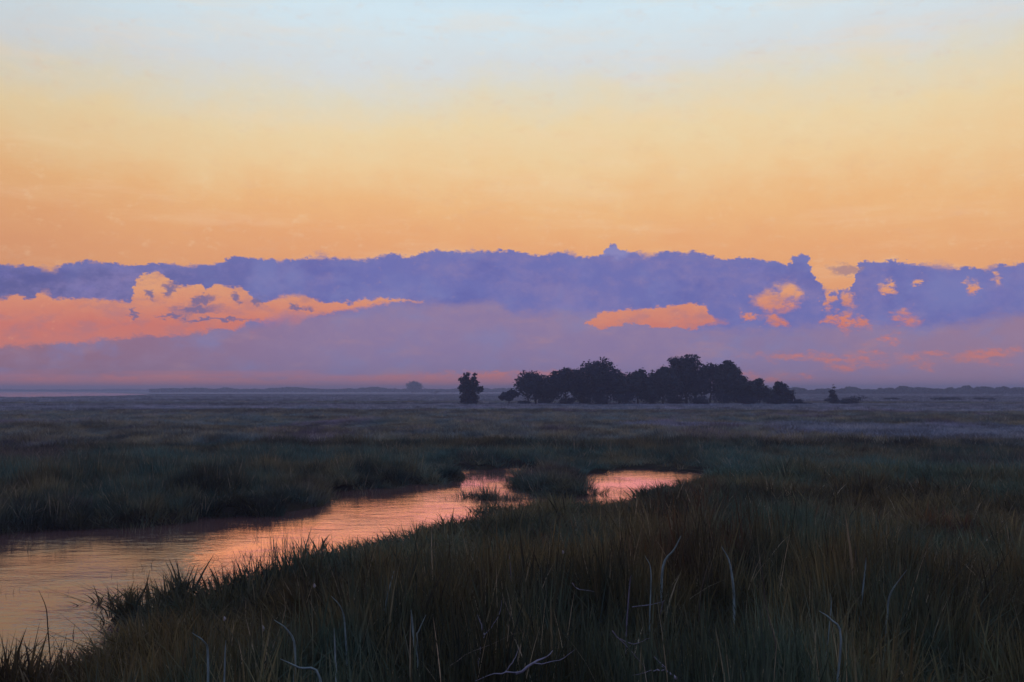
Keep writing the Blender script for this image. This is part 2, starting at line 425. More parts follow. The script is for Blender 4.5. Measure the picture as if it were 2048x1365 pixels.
def signed(P, Q):
    """distance of points P to polygon Q, negative inside"""
    x, y = P[:, 0], P[:, 1]
    best = np.full(len(P), 1e12); inside = np.zeros(len(P), bool)
    for i in range(len(Q)):
        a, b = Q[i], Q[(i + 1) % len(Q)]
        d = b - a; L = (d * d).sum() + 1e-9
        t = np.clip(((x - a[0]) * d[0] + (y - a[1]) * d[1]) / L, 0, 1)
        best = np.minimum(best, (x - a[0] - t * d[0]) ** 2 + (y - a[1] - t * d[1]) ** 2)
        c = (a[1] > y) != (b[1] > y)
        with np.errstate(divide='ignore', invalid='ignore'):
            xi = a[0] + (y - a[1]) * d[0] / (d[1] if d[1] != 0 else 1e-9)
        inside ^= c & (x < xi)
    s = np.sqrt(best); s[inside] *= -1
    return s

def shore(P):
    out = np.full(len(P), 1e9)
    for Q in WATERS: out = np.minimum(out, signed(P, Q))
    for c, q in TUFT_ISLES: out = np.maximum(out, q - np.hypot(P[:, 0] - c[0], P[:, 1] - c[1]) * 1.0)
    return out

def vnoise(x, y, seed=0):
    """smooth value noise, -1..1"""
    xi, yi = np.floor(x).astype(np.int64), np.floor(y).astype(np.int64)
    fx, fy = x - xi, y - yi
    fx, fy = fx * fx * (3 - 2 * fx), fy * fy * (3 - 2 * fy)
    def h(a, b):
        n = (a * 374761393 + b * 668265263 + seed * 1442695041) & 0xffffffff
        n = ((n ^ (n >> 13)) * 1274126177) & 0xffffffff
        return ((n ^ (n >> 16)) & 0xffff) / 32767.5 - 1.0
    return (h(xi, yi) * (1 - fx) + h(xi + 1, yi) * fx) * (1 - fy) + (h(xi, yi + 1) * (1 - fx) + h(xi + 1, yi + 1) * fx) * fy
def fbm(x, y, seed=0, o=3):
    s = 0; a = 1; t = 0
    for i in range(o):
        s = s + a * vnoise(x * 2 ** i, y * 2 ** i, seed + i * 17); t += a; a *= 0.5
    return s / t

def terrain(P, s=None):
    x, y = P[:, 0], P[:, 1]
    r = np.hypot(x, y)
    if s is None: s = shore(P)
    w = 0.25 + 0.004 * r
    s = s + fbm(x * 0.9, y * 0.9, 5) * 0.85 * np.clip(r / 20, 0.6, 2.2)
    k = np.clip(s / w * 0.5 + 0.5, 0, 1); k = k * k * (3 - 2 * k)
    base = 0.16 + 0.08 * fbm(x * 0.25, y * 0.25, 9) + 0.05 * fbm(x * 0.03, y * 0.03, 3)
    return -0.45 + k * (base + 0.45)

# ground sheet: rings round the camera, finer towards it and inside the view
rad = [0.0]
r_ = 1.2
while r_ < 3000:
    rad.append(r_); r_ *= 1.0135
rad.append(3000.0); rad = np.array(rad[1:])
ang = np.concatenate([np.arange(-42, 42, 0.2), np.arange(42, 318, 4.0)])
ang = np.radians(ang); NA, NR = len(ang), len(rad)
AA, RR = np.meshgrid(ang, rad)
GP = np.stack([np.sin(AA).ravel() * RR.ravel(), np.cos(AA).ravel() * RR.ravel()], 1)
GZ = terrain(GP)
gv = np.concatenate([np.column_stack([GP, GZ]), [[0, 0, 0.2]]])
i, j = np.meshgrid(np.arange(NR - 1), np.arange(NA), indexing='ij'); j2 = (j + 1) % NA
gf = np.stack([i * NA + j, i * NA + j2, (i + 1) * NA + j2, (i + 1) * NA + j], -1).reshape(-1, 4)
cf = np.stack([np.full(NA, NR * NA), (np.arange(NA) + 1) % NA, np.arange(NA), np.arange(NA)], 1)[:, :3]
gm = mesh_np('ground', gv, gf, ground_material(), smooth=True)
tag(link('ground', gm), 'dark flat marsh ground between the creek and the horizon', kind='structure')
cm = mesh_np('ground_underfoot', gv, cf, gm.materials[0])
tag(link('ground_underfoot', cm), kind='structure')

# water surface
na = 96
wa = np.linspace(0, 2 * math.pi, na, endpoint=False)
wv = np.concatenate([np.column_stack([np.sin(wa) * 3000, np.cos(wa) * 3000, np.zeros(na)]), [[0, 0, 0]]])
wf = np.stack([np.arange(na), np.full(na, na), (np.arange(na) + 1) % na], 1)
tag(link('water', mesh_np('water', wv, wf, water_material())), 'still creek and pools reflecting the orange afterglow', kind='structure')

# ------------------------------------------------------------------ grass
def blade_batch(n, segs, rad_, wid, bend, lean, hmin, rng, curl=0.0, twist=0.6):
    """n tapering bent blades round the origin, height about one"""
    vs, fs, at = [], [], []
    for b in range(n):
        a = rng.uniform(0, 2 * math.pi); r0 = rad_ * math.sqrt(rng.uniform(0, 1))
        bx, by = r0 * math.cos(a), r0 * math.sin(a)
        da = a + rng.normal(0, 0.9)
        H = rng.uniform(hmin, 1.0); bd = abs(rng.normal(0, bend)) + bend * 0.3; ln = rng.normal(lean, lean * 0.6)
        dx, dy = math.cos(da), math.sin(da)
        fa = rng.uniform(0, math.pi); wx, wy = math.cos(fa), math.sin(fa)
        w = wid * rng.uniform(0.6, 1.3); rnd = rng.uniform(0, 1)
        base = len(vs)
        for k in range(segs + 1):
            t = k / segs
            off = ln * t + bd * t ** 2.2
            z = H * (t - 0.42 * bd * t ** 3)
            ww = w * (1 - t ** 1.7) * (0.7 + 0.6 * min(1, t * 4)) * 0.5
            cx, cy = bx + dx * off, by + dy * off
            tw = fa + twist * t; wx, wy = math.cos(tw), math.sin(tw)
            if k == segs:
                vs.append((cx, cy, z)); at.append(rnd)
            else:
                vs.append((cx - wx * ww, cy - wy * ww, z)); vs.append((cx + wx * ww, cy + wy * ww, z)); at += [rnd, rnd]
        for k in range(segs):
            p = base + 2 * k
            if k == segs - 1: fs.append((p, p + 1, p + 2, p + 2))
            else: fs.append((p, p + 1, p + 3, p + 2))
    return vs, fs, at

def tuft_collection(name, mat, n_var, seed, **kw):
    rng = np.random.default_rng(seed)
    c = bpy.data.collections.new(name)
    for i in range(n_var):
        vs, fs, at = blade_batch(rng=rng, **kw)
        me = bpy.data.meshes.new(name)
        me.from_pydata(vs, [], [f if f[2] != f[3] else f[:3] for f in fs])
        a = me.attributes.new('blade', 'FLOAT', 'POINT'); a.data.foreach_set('value', np.array(at, dtype=np.float32))
        me.materials.append(mat)
        c.objects.link(bpy.data.objects.new(name, me))
    return c

def scatter(name, P, Hh, Wd, coll, nvar, label, seed=1, category=None):
    """one object: tufts set on points by geometry nodes"""
    rng = np.random.default_rng(seed)
    n = len(P)
    me = bpy.data.meshes.new(name)
    me.vertices.add(n); me.vertices.foreach_set('co', P.astype(np.float32).ravel())
    sc = me.attributes.new('size', 'FLOAT_VECTOR', 'POINT')
    sc.data.foreach_set('vector', np.column_stack([Wd, Wd, Hh]).astype(np.float32).ravel())
    ro = me.attributes.new('turn', 'FLOAT_VECTOR', 'POINT')
    ro.data.foreach_set('vector', np.column_stack([rng.normal(0, .07, n), rng.normal(0, .07, n), rng.uniform(0, 6.283, n)]).astype(np.float32).ravel())
    pk = me.attributes.new('pick', 'INT', 'POINT'); pk.data.foreach_set('value', rng.integers(0, nvar, n).astype(np.int32))
    o = link(name, me)
    ng = bpy.data.node_groups.new(name + '_scatter', 'GeometryNodeTree')
    ng.interface.new_socket('Geometry', in_out='INPUT', socket_type='NodeSocketGeometry')
    ng.interface.new_socket('Geometry', in_out='OUTPUT', socket_type='NodeSocketGeometry')
    gi = ng.nodes.new('NodeGroupInput'); go = ng.nodes.new('NodeGroupOutput')
    ip = ng.nodes.new('GeometryNodeInstanceOnPoints')
    ci = ng.nodes.new('GeometryNodeCollectionInfo'); ci.inputs['Collection'].default_value = coll
    ci.inputs['Separate Children'].default_value = True; ci.inputs['Reset Children'].default_value = True
    ip.inputs['Pick Instance'].default_value = True
    def na(nm, dt):
        q = ng.nodes.new('GeometryNodeInputNamedAttribute'); q.data_type = dt; q.inputs['Name'].default_value = nm
        return q.outputs['Attribute']
    L = ng.links.new
    L(gi.outputs[0], ip.inputs['Points']); L(ci.outputs[0], ip.inputs['Instance'])
    L(na('pick', 'INT'), ip.inputs['Instance Index']); L(na('size', 'FLOAT_VECTOR'), ip.inputs['Scale'])
    er = ng.nodes.new('FunctionNodeEulerToRotation'); L(na('turn', 'FLOAT_VECTOR'), er.inputs[0]); L(er.outputs[0], ip.inputs['Rotation'])
    L(ip.outputs[0], go.inputs[0])
    md = o.modifiers.new('scatter', 'NODES'); md.node_group = ng
    tag(o, label, kind='stuff')
    return o

def wedge(r0, r1, half, n, rng):
    r = np.sqrt(rng.uniform(r0 * r0, r1 * r1, n)); a = rng.uniform(-half, half, n)
    return np.column_stack([np.sin(a) * r, np.cos(a) * r])

def pixel(P, z=0.0):
    c, s = math.cos(PITCH), math.sin(PITCH)
    dz = z - CAM_H
    yy = P[:, 1] * c + dz * s; zz = -P[:, 1] * s + dz * c
    return 1024 + F * P[:, 0] / yy, 682.5 - F * zz / yy

LINE_X = [-3000, -400, 0, 550, 700, 900, 1000, 1150, 1400, 1500, 2048, 5000]
LINE_Y = [1500, 1240, 1200, 1120, 1040, 1005, 1015, 1005, 965, 955, 950, 950]

# candidate points, denser close by
rng = np.random.default_rng(5)
C1 = wedge(2.2, 15, R(44), 17000, rng)
C2 = wedge(15, 34, R(40), 32000, rng)
C3 = wedge(34, 90, R(37), 52000, rng)
C4 = wedge(90, 230, R(35), 48000, rng)
C5 = wedge(230, 620, R(35), 42000, rng)
Cb = wedge(2.2, 9, math.pi, 5000, rng); Cb = Cb[np.abs(np.arctan2(Cb[:, 0], Cb[:, 1])) > R(44)]

def prepare(C, rng, emergent=0.0):
    s = shore(C)
    x, y = C[:, 0], C[:, 1]; r = np.hypot(x, y)
    z = terrain(C, s)
    keep = z > 0.0
    keep |= (s > -3.2) & (rng.uniform(0, 1, len(C)) < emergent * np.exp(s / 1.1) * 1.8)
    C, s, z, r = C[keep], s[keep], z[keep], r[keep]
    return C, s, z, r

def heights(C, s, r, rng, hi, lo):
    x, y = C[:, 0], C[:, 1]
    k = np.clip((s + 0.1) / 3.0, 0, 1)
    g = 0.9 if hi > 0.7 else 0.35
    n = fbm(x * g, y * g, 21, 3); n0 = fbm(x * 0.2, y * 0.2, 61, 2)
    h = lo + (hi - lo) * k
    return h * np.clip(0.92 + 0.75 * n + 0.25 * n0, 0.38, 1.5) * rng.uniform(0.7, 1.2, len(C))

def add_variants(coll, mat, n_var, seed, **kw):
    c2 = tuft_collection('broad_' + coll.name, mat, n_var, seed, **kw)
    for o in list(c2.objects): coll.objects.link(o)
NEAR = tuft_collection('reed_tuft', M_REED, 10, 3, n=16, segs=6, rad_=0.10, wid=0.011, bend=0.10, lean=0.045, hmin=0.4)
add_variants(NEAR, M_REED, 9, 13, n=7, segs=7, rad_=0.10, wid=0.028, bend=0.16, lean=0.07, hmin=0.55)
add_variants(NEAR, M_REED, 3, 14, n=10, segs=7, rad_=0.16, wid=0.013, bend=0.55, lean=0.30, hmin=0.5)
MIDB = tuft_collection('bank_tuft', M_BANK, 8, 4, n=26, segs=4, rad_=0.18, wid=0.016, bend=0.13, lean=0.07, hmin=0.35)
MIDM = tuft_collection('meadow_tuft', M_MEADOW, 7, 6, n=30, segs=3, rad_=0.36, wid=0.03, bend=0.22, lean=0.12, hmin=0.4)
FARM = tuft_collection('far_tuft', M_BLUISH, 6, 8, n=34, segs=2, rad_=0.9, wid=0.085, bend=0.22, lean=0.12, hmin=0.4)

sets = {'near': [], 'bank': [], 'meadow': [], 'far': [], 'low': []}
for C, band_ in ((C1, 'a'), (Cb, 'a'), (C2, 'b'), (C3, 'c'), (C4, 'd'), (C5, 'e')):
    C, s, z, r = prepare(C, rng, {'a': 0.30, 'b': 0.55, 'c': 0.3}.get(band_, 0.12))
    if band_ in 'abc':     # clumps and gaps
        gap = fbm(C[:, 0] * 1.3, C[:, 1] * 1.3, 91, 3)
        kp = rng.uniform(0, 1, len(C)) < np.clip(1.05 + 1.9 * gap, 0.12, 1)
        C, s, z, r = C[kp], s[kp], z[kp], r[kp]
    px, py = pixel(C)
    this_side = (py > np.interp(px, LINE_X, LINE_Y)) | (C[:, 1] < 1)
    if band_ == 'a':
        h = heights(C, s, r, rng, 1.08, 0.72)
        left = np.clip((650 - px) / 500, 0, 1) * this_side
        h *= 1 - 0.30 * left
        h *= 1 + 0.16 * np.clip((px - 1000) / 500, 0, 1)
        # keep the grass just below the lens short enough to look over
        sets['near'].append((C[this_side], z[this_side], h[this_side]))
        q = ~this_side; sets['bank'].append((C[q], z[q], h[q] * 0.8))
    elif band_ == 'b':
        h = heights(C, s, r, rng, 0.72, 0.34)
        q = this_side; sets['near'].append((C[q], z[q], h[q]))
        q = ~this_side; sets['bank'].append((C[q], z[q], heights(C, s, r, rng, 0.95, 0.55)[q]))
    elif band_ == 'c':
        h = heights(C, s, r, rng, 0.62, 0.35) * np.where(r > 50, np.clip(0.35 + s / 12, 0.35, 1), 1)
        q = r < 52
        vb = (r > 56 + 5 * fbm(C[:, 0] * .08, C[:, 1] * .3, 13)) & (r < 82) & (px > np.where(r > 71, 1290, 1560) + 160 * fbm(C[:, 0] * .1, C[:, 1] * .2, 15))
        sets['bank'].append((C[q], z[q], h[q])); q2 = ~q & ~vb; sets['meadow'].append((C[q2], z[q2], h[q2])); q3 = ~q & vb; sets['low'].append((C[q3], z[q3], h[q3] * .8))
    elif band_ == 'd':
        h = heights(C, s, r, rng, 0.50, 0.30)
        h = h * (0.35 + 0.65 * (z > 0.0)) * np.clip(0.35 + s / 14, 0.35, 1)
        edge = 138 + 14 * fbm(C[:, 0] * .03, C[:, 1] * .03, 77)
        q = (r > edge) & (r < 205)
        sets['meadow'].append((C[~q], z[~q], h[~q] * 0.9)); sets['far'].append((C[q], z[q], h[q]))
    else:
        h = heights(C, s, r, rng, 0.6, 0.35)
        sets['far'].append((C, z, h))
def build(key, name, coll, nvar, label, width):
    P = np.concatenate([np.column_stack([c, z - 0.02]) for c, z, h in sets[key]])
    H = np.concatenate([h for c, z, h in sets[key]])
    scatter(name, P, H, width(P, H), coll, nvar, label, seed=len(P))
build('near', 'reeds', NEAR, 22, 'tall tangled brown and olive reeds filling the near bank of the creek', lambda P, H: np.full(len(P), 1.0) * (1 + 0.02 * np.hypot(P[:, 0], P[:, 1])))
build('bank', 'bank_grass', MIDB, 8, 'dark green marsh grass growing along the far bank of the creek', lambda P, H: 0.8 + 0.012 * np.hypot(P[:, 0], P[:, 1]))
build('meadow', 'meadow_grass', MIDM, 7, 'low olive grass of the flat meadow in front of the tree grove', lambda P, H: 0.9 + 0.006 * np.hypot(P[:, 0], P[:, 1]))
MIDV = tuft_collection('violet_tuft', M_BLUISH, 5, 16, n=30, segs=3, rad_=0.36, wid=0.03, bend=0.22, lean=0.12, hmin=0.4)  # violet blades imitate the sheen of pools reflecting the sky
build('low', 'pool_sheen_grass', MIDV, 5, 'low grass coloured violet grey to imitate sky-reflecting pools at the right of the meadow', lambda P, H: np.full(len(P), 1.2))
build('far', 'far_grass', FARM, 6, 'grass of the far marsh around and beyond the trees, coloured blue grey for mist', lambda P, H: np.where(np.hypot(P[:, 0], P[:, 1]) < 230, 0.7, 1.3))

# ------------------------------------------------------------------ trees
def tube(vs, fs, path, r0, r1, n=6):
    base = len(vs); m = len(path)
    for k, p in enumerate(path):
        a = path[max(0, k - 1)]; b = path[min(m - 1, k + 1)]
        d = (Vector(b) - Vector(a)).normalized()
        u = d.orthogonal().normalized(); v = d.cross(u)
        rr = r0 + (r1 - r0) * k / (m - 1)
        for q in range(n):
            t = 2 * math.pi * q / n
            vs.append(tuple(Vector(p) + (u * math.cos(t) + v * math.sin(t)) * rr))
    for k in range(m - 1):
        for q in range(n):
            fs.append((base + k * n + q, base + k * n + (q + 1) % n, base + (k + 1) * n + (q + 1) % n, base + (k + 1) * n + q))

def leaf_cloud(lobes, n, size, rng, flat=0.75):
    """leaf sprays spread through lumpy lobes: (centre, radii) list"""
    vol = np.array([l[1][0] * l[1][1] * l[1][2] for l in lobes]) ** 0.8; vol = vol / vol.sum()
    pick = rng.choice(len(lobes), n, p=vol)
    c = np.array([l[0] for l in lobes])[pick]; rr = np.array([l[1] for l in lobes])[pick]
    d = rng.normal(size=(n, 3)); d /= np.linalg.norm(d, axis=1)[:, None]
    q = rng.uniform(0, 1, n) ** 0.45 * (1 + rng.normal(0, 0.10, n))
    p = c + d * rr * q[:, None]
    sz = size * rng.uniform(0.45, 1.35, n)
    u = rng.normal(size=(n, 3)); u /= np.linalg.norm(u, axis=1)[:, None]
    w = np.cross(u, rng.normal(size=(n, 3))); w /= np.linalg.norm(w, axis=1)[:, None]
    u = u * sz[:, None]; w = w * (sz * rng.uniform(0.4, 0.8, n))[:, None]
    vs = np.stack([p - u, p - w * 0.8 + u * .1, p + u, p + w], 1).reshape(-1, 3)
    fs = np.arange(4 * n).reshape(n, 4)
    return vs, fs

def make_tree(name, x, y, z0, H, Wd, mat, rng, label, cat, group=None, trunk_frac=0.22, nleaf=3600, lobes_n=11, peak=0.0, leaf=0.24, lobes=None, bark=M_BARK, stems=1):
    root = empty(name, (x, y, z0))
    vs, fs = [], []
    L = []
    cb = H * trunk_frac
    if lobes is None:
        for k in range(lobes_n):
            t = (k + 0.5) / lobes_n
            zz = cb + (H - cb) * (0.18 + 0.68 * t)
            spread = Wd * 0.5 * (1 - (abs(t - 0.35) / 0.75) ** 2) * 0.72
            a = rng.uniform(0, 6.283)
            rx = Wd * rng.uniform(0.22, 0.32) * (1.12 - 0.40 * t)
            L.append(((math.cos(a) * spread * rng.uniform(.4, 1) + peak * t, math.sin(a) * spread * rng.uniform(.4, 1), zz), (rx, rx, rx * rng.uniform(.7, 1.0))))
        L.append(((peak, 0, H - Wd * 0.14), (Wd * .2, Wd * .2, Wd * .14)))
    else:
        for (lx, lz, lr) in lobes: L.append(((lx * Wd * .5, rng.normal(0, Wd * .08), lz * H), (lr * Wd, lr * Wd, lr * Wd * 0.8)))
    for s_ in range(stems):
        ox = (s_ - (stems - 1) / 2) * Wd * 0.16
        top = (ox * 1.6 + peak * .5, 0, H * 0.62)
        path = [(ox, 0, -0.25), (ox + rng.normal(0, .06), rng.normal(0, .06), cb * .6), (ox * 1.3 + rng.normal(0, .12), rng.normal(0, .1), cb * 1.3), top]
        tube(vs, fs, path, H * 0.028 + .05, H * 0.010, 7)
        for l in L:
            if rng.uniform() < 0.85:
                st = path[2]; e = l[0]
                md_ = ((st[0] + e[0]) / 2 + rng.normal(0, .1), (st[1] + e[1]) / 2, (st[2] * 0.6 + e[2] * 0.4))
                tube(vs, fs, [st, md_, e], H * 0.011 + .02, 0.02, 5)
                for tw in range(2):
                    d = rng.normal(size=3) * l[1][0] * 0.4
                    tube(vs, fs, [e, (e[0] + d[0], e[1] + d[1], e[2] + abs(d[2]) * .9)], 0.03, 0.012, 4)
    tm = mesh_np('trunk', vs, fs, bark); link('trunk', tm, root)
    L2 = list(L)
    for l in L:
        for q in range(6):
            d = rng.normal(size=3); d /= np.linalg.norm(d); d[2] = abs(d[2]) * .9 - .15
            f = rng.uniform(.22, .45)
            L2.append((tuple(np.array(l[0]) + d * np.array(l[1]) * rng.uniform(.85, 1.2)), tuple(np.array(l[1]) * f)))
    cv, cf_ = leaf_cloud(L2, int(nleaf * 1.3), leaf, rng)
    link('crown', mesh_np('crown', cv, cf_, mat), root)
    tag(root, label, cat, group)
    return root

trng = np.random.default_rng(42)
GZ0 = 0.15
def place_tree(px, top, width, label, dist=182, cat='tree', name='oak_tree', mat=None, **kw):
    ppm = F / dist
    x, y, _ = point_at(px, 800, dist)
    zt = point_at(px, top, dist)[2]
    H = zt - GZ0; Wd = width / ppm
    return make_tree(name, x, y, GZ0, H, Wd, mat or M_LEAF, trng, label, cat, **kw)

G = 'trees of the grove in the middle of the marsh'
place_tree(940, 742, 58, 'small lone tree with a forked crown left of the grove', dist=184, stems=1, trunk_frac=.08, nleaf=3000, lobes=[(-.45, .72, .17), (-.2, .9, .10), (-.25, .8, .12), (.3, .9, .07), (.25, .78, .12), (.15, .62, .24), (-.15, .6, .22), (-.1, .42, .30), (.6, .45, .17), (-.5, .48, .16), (.05, .22, .28), (-.1, .12, .26)])
place_tree(1018, 783, 44, 'lowest tree at the left end of the grove', dist=180, group=G, trunk_frac=.35, nleaf=1700, lobes=[(-.3, .7, .2), (.25, .8, .24), (0, .55, .2), (-.6, .55, .14)])
place_tree(1064, 748, 92, 'wide round-topped tree second from the left end of the grove', dist=184, group=G, nleaf=4200, stems=2, trunk_frac=.30)
place_tree(1132, 738, 80, 'tree with a ragged top leaning left of the broad dark tree', dist=179, group=G, nleaf=3600, peak=.6, trunk_frac=.28)
place_tree(1204, 724, 108, 'broad domed dark tree in the left half of the grove', dist=183, group=G, nleaf=6200, stems=2, trunk_frac=.2)
place_tree(1238, 748, 70, 'smaller tree filling the right flank of the broad domed tree', dist=187, group=G, nleaf=3000)
place_tree(1276, 741, 72, 'bluish tree with a low top in the dip at the middle of the grove', dist=181, group=G, mat=M_LEAF2, nleaf=3400)
place_tree(1326, 734, 84, 'bushy bluish tree just left of the tallest tree', dist=178, group=G, mat=M_LEAF2, nleaf=4000)
place_tree(1380, 711, 100, 'tallest tree of the grove with a pointed dark top', dist=182, group=G, nleaf=6400, peak=-.5, stems=2, trunk_frac=.2)
place_tree(1420, 730, 80, 'dark tree on the right shoulder of the tallest tree', dist=186, group=G, nleaf=4000)
place_tree(1456, 721, 64, 'upright tree with a bluish crown at the right of the tallest tree', dist=180, group=G, mat=M_LEAF2, nleaf=3800, trunk_frac=.18)
place_tree(1492, 764, 66, 'low spreading tree under the right side of the grove', dist=183, group=G, nleaf=2600, trunk_frac=.12)
place_tree(1520, 757, 46, 'thin airy tree with a wispy top near the right end of the grove', dist=178, group=G, nleaf=1500, mat=M_LEAF2, trunk_frac=.15)
place_tree(1557, 767, 56, 'rounded small tree last in the row at the right end of the grove', dist=180, group=G, nleaf=2600, trunk_frac=.1)
place_tree(1164, 752, 62, 'dark tree filling the gap left of the broad domed tree', dist=187, group=G, nleaf=3000, trunk_frac=.18)
place_tree(1302, 750, 70, 'dark tree behind the two bluish trees at mid grove', dist=188, group=G, nleaf=3600, trunk_frac=.15)
place_tree(1352, 742, 66, 'dark tree behind the left side of the tallest tree', dist=189, group=G, nleaf=3600, trunk_frac=.15)
place_tree(1098, 756, 60, 'dark tree behind the gap between the round-topped and the leaning tree', dist=189, group=G, nleaf=2800, trunk_frac=.2)
place_tree(1476, 748, 56, 'dark tree behind the right side of the upright bluish tree', dist=187, group=G, nleaf=2600, trunk_frac=.15)
# undergrowth shrubs along the foot of the grove
def shrub(px, top, width, dist, label, group, mat=None, n=1300, name='shrub'):
    ppm = F / dist
    x, y, _ = point_at(px, 800, dist); zt = point_at(px, top, dist)[2]
    H = zt - GZ0; Wd = width / ppm
    root = empty(name, (x, y, GZ0))
    L = [((trng.uniform(-.32, .32) * Wd, trng.uniform(-.2, .2) * Wd, H * trng.uniform(.3, .72)), (Wd * .22, Wd * .22, H * .26)) for _ in range(5)]
    L.append(((0, 0, H * .35), (Wd * .4, Wd * .3, H * .36)))
    vs, fs = [], []
    for l in L: tube(vs, fs, [(l[0][0] * .2, l[0][1] * .2, -.2), (l[0][0] * .7, l[0][1] * .7, l[0][2] * .6), l[0]], .06, .02, 5)
    link('stem', mesh_np('stem', vs, fs, M_BARK), root)
    cv, cf_ = leaf_cloud(L, n, 0.14, trng); link('foliage', mesh_np('foliage', cv, cf_, mat or M_LEAF), root)
    tag(root, label, 'shrub', group)
    return root
GS = 'undergrowth shrubs along the foot of the grove'
for px, top, w, dist, lab in [
    (1048, 801, 30, 178, 'low dark shrub under the round-topped tree at the grove edge'),
    (1136, 793, 40, 184, 'shrub at the foot of the ragged-topped leaning tree'),
    (1172, 796, 30, 188, 'small shrub in the gap left of the broad domed tree'),
    (1612, 804, 40, 180, 'flat low shrub trailing off beyond the right end of the grove'),
    (1092, 796, 34, 182, 'dark shrub between the second and third trees of the grove'),
    (1205, 784, 50, 176, 'dark shrub at the foot of the broad domed tree'),
    (1250, 780, 52, 178, 'tall shrub right of the broad domed tree trunk'),
    (1300, 788, 50, 185, 'shrub under the two bluish trees mid grove'),
    (1352, 790, 44, 186, 'shrub at the left foot of the tallest tree'),
    (1398, 788, 56, 177, 'shrub at the right foot of the tallest tree'),
    (1448, 782, 56, 177, 'large shrub under the upright bluish tree'),
    (1500, 789, 52, 177, 'shrub under the low spreading tree'),
    (1545, 790, 50, 176, 'shrub below the rounded small tree at the right end'),
    (1585, 798, 40, 178, 'lowest shrub closing the right end of the grove')]:
    shrub(px, top, w, dist, lab, GS, n=1500)
shrub(985, 806, 26, 180, 'tiny shrub in the gap between the lone tree and the grove', None, n=500)
# right of the grove
place_tree(1666, 766, 30, 'small pointed conifer-like tree standing alone right of the grove', dist=182, nleaf=1300, trunk_frac=.05, leaf=.13,
           lobes=[(0, .92, .07), (.05, .78, .12), (-.1, .6, .2), (.15, .42, .26), (-.15, .25, .34), (.25, .16, .32)])
shrub(1704, 787, 52, 183, 'round shrub just right of the small pointed tree', None, n=900)
shrub(1690, 800, 50, 180, 'flat dark shrub at the feet of the small pointed tree', None, n=900)
place_tree(828, 764, 34, 'faint hazy tree far out left of the lone tree', dist=1000, name='distant_tree', nleaf=1500, leaf=.8, mat=M_LEAF2, trunk_frac=.1)
shrub(868, 779, 26, 600, 'faint hazy shrub far out between the two lone trees', None, M_LEAF2, 500)
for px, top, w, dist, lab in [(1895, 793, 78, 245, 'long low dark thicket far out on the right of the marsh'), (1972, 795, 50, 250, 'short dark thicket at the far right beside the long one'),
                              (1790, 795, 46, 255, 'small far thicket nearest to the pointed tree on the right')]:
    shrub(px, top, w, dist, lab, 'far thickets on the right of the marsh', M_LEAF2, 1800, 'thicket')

# far wood: one mass
def treeline(name, x0, x1, dist, topf, label, n, leaf, seed):
    r2 = np.random.default_rng(seed)
    pxs = r2.uniform(x0, x1, n)
    tops = topf(pxs)
    ppm = F / dist
    d = dist + r2.normal(0, dist * 0.03, n)
    X_ = (pxs - 1024) / F * d
    zt = CAM_H + (780 - tops) / ppm
    zt = np.maximum(zt, 0.6)
    z = zt * r2.uniform(0.0, 1, n) ** 0.7
    p = np.column_stack([X_, d, z + .1])
    u = r2.normal(size=(n, 3)); u /= np.linalg.norm(u, axis=1)[:, None]
    w = np.cross(u, r2.normal(size=(n, 3))); w /= np.linalg.norm(w, axis=1)[:, None]
    sz = leaf * r2.uniform(.5, 1.3, n)[:, None]
    vs = np.stack([p - u * sz, p - w * sz * .6, p + u * sz, p + w * sz * .6], 1).reshape(-1, 3)
    o = link(name, mesh_np(name, vs, np.arange(4 * n).reshape(n, 4), M_FARLEAF))
    tag(o, label, kind='stuff')
def prof(base, amp, sc, seed):
    return lambda x: base(x) - amp * np.abs(fbm(x * sc, x * 0, seed, 4)) * 1.6
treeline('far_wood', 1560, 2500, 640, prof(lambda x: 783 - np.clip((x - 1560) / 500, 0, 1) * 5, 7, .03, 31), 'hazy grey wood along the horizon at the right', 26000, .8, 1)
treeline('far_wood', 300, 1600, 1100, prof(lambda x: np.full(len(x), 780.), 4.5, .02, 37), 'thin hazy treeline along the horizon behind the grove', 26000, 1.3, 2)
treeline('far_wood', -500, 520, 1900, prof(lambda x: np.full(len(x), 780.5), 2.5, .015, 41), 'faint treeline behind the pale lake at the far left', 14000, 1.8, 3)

# ------------------------------------------------------------------ single blades and broken stalks that stand out
def terrain_z(x, y): return float(terrain(np.array([[x, y]]))[0])

def ribbon(path, widths, fold=0.25):
    """a leaf with a folded midrib: three points across"""
    vs, fs = [], []
    m = len(path)
    P3 = [Vector(p) for p in path]
    for k in range(m):
        d = (P3[min(m - 1, k + 1)] - P3[max(0, k - 1)]).normalized()
        side = d.cross(Vector((0, 1, 0)))
        side = side.normalized() if side.length > 1e-3 else Vector((1, 0, 0))
        nrm_ = side.cross(d).normalized()
        w = widths[k] / 2
        vs += [tuple(P3[k] - side * w), tuple(P3[k] + nrm_ * w * fold), tuple(P3[k] + side * w), tuple(P3[k] - nrm_ * w * 0.12)]
    for k in range(m - 1):
        a, b = 4 * k, 4 * k + 4
        for q in range(4): fs.append((a + q, a + (q + 1) % 4, b + (q + 1) % 4, b + q))
    return vs, fs

def smooth_path(pts, n=12):
    """catmull-rom through 3D points"""
    p = [Vector(q) for q in pts]; p = [p[0] * 2 - p[1]] + p + [p[-1] * 2 - p[-2]]
    out = []
    m = len(p) - 3
    for k in range(n + 1):
        t = k / n * m; i_ = min(int(t), m - 1); t -= i_
        a, b, c, d = p[i_:i_ + 4]
        out.append(0.5 * ((2 * b) + (c - a) * t + (2 * a - 5 * b + 4 * c - d) * t * t + (3 * b - a - 3 * c + d) * t ** 3))
    return out

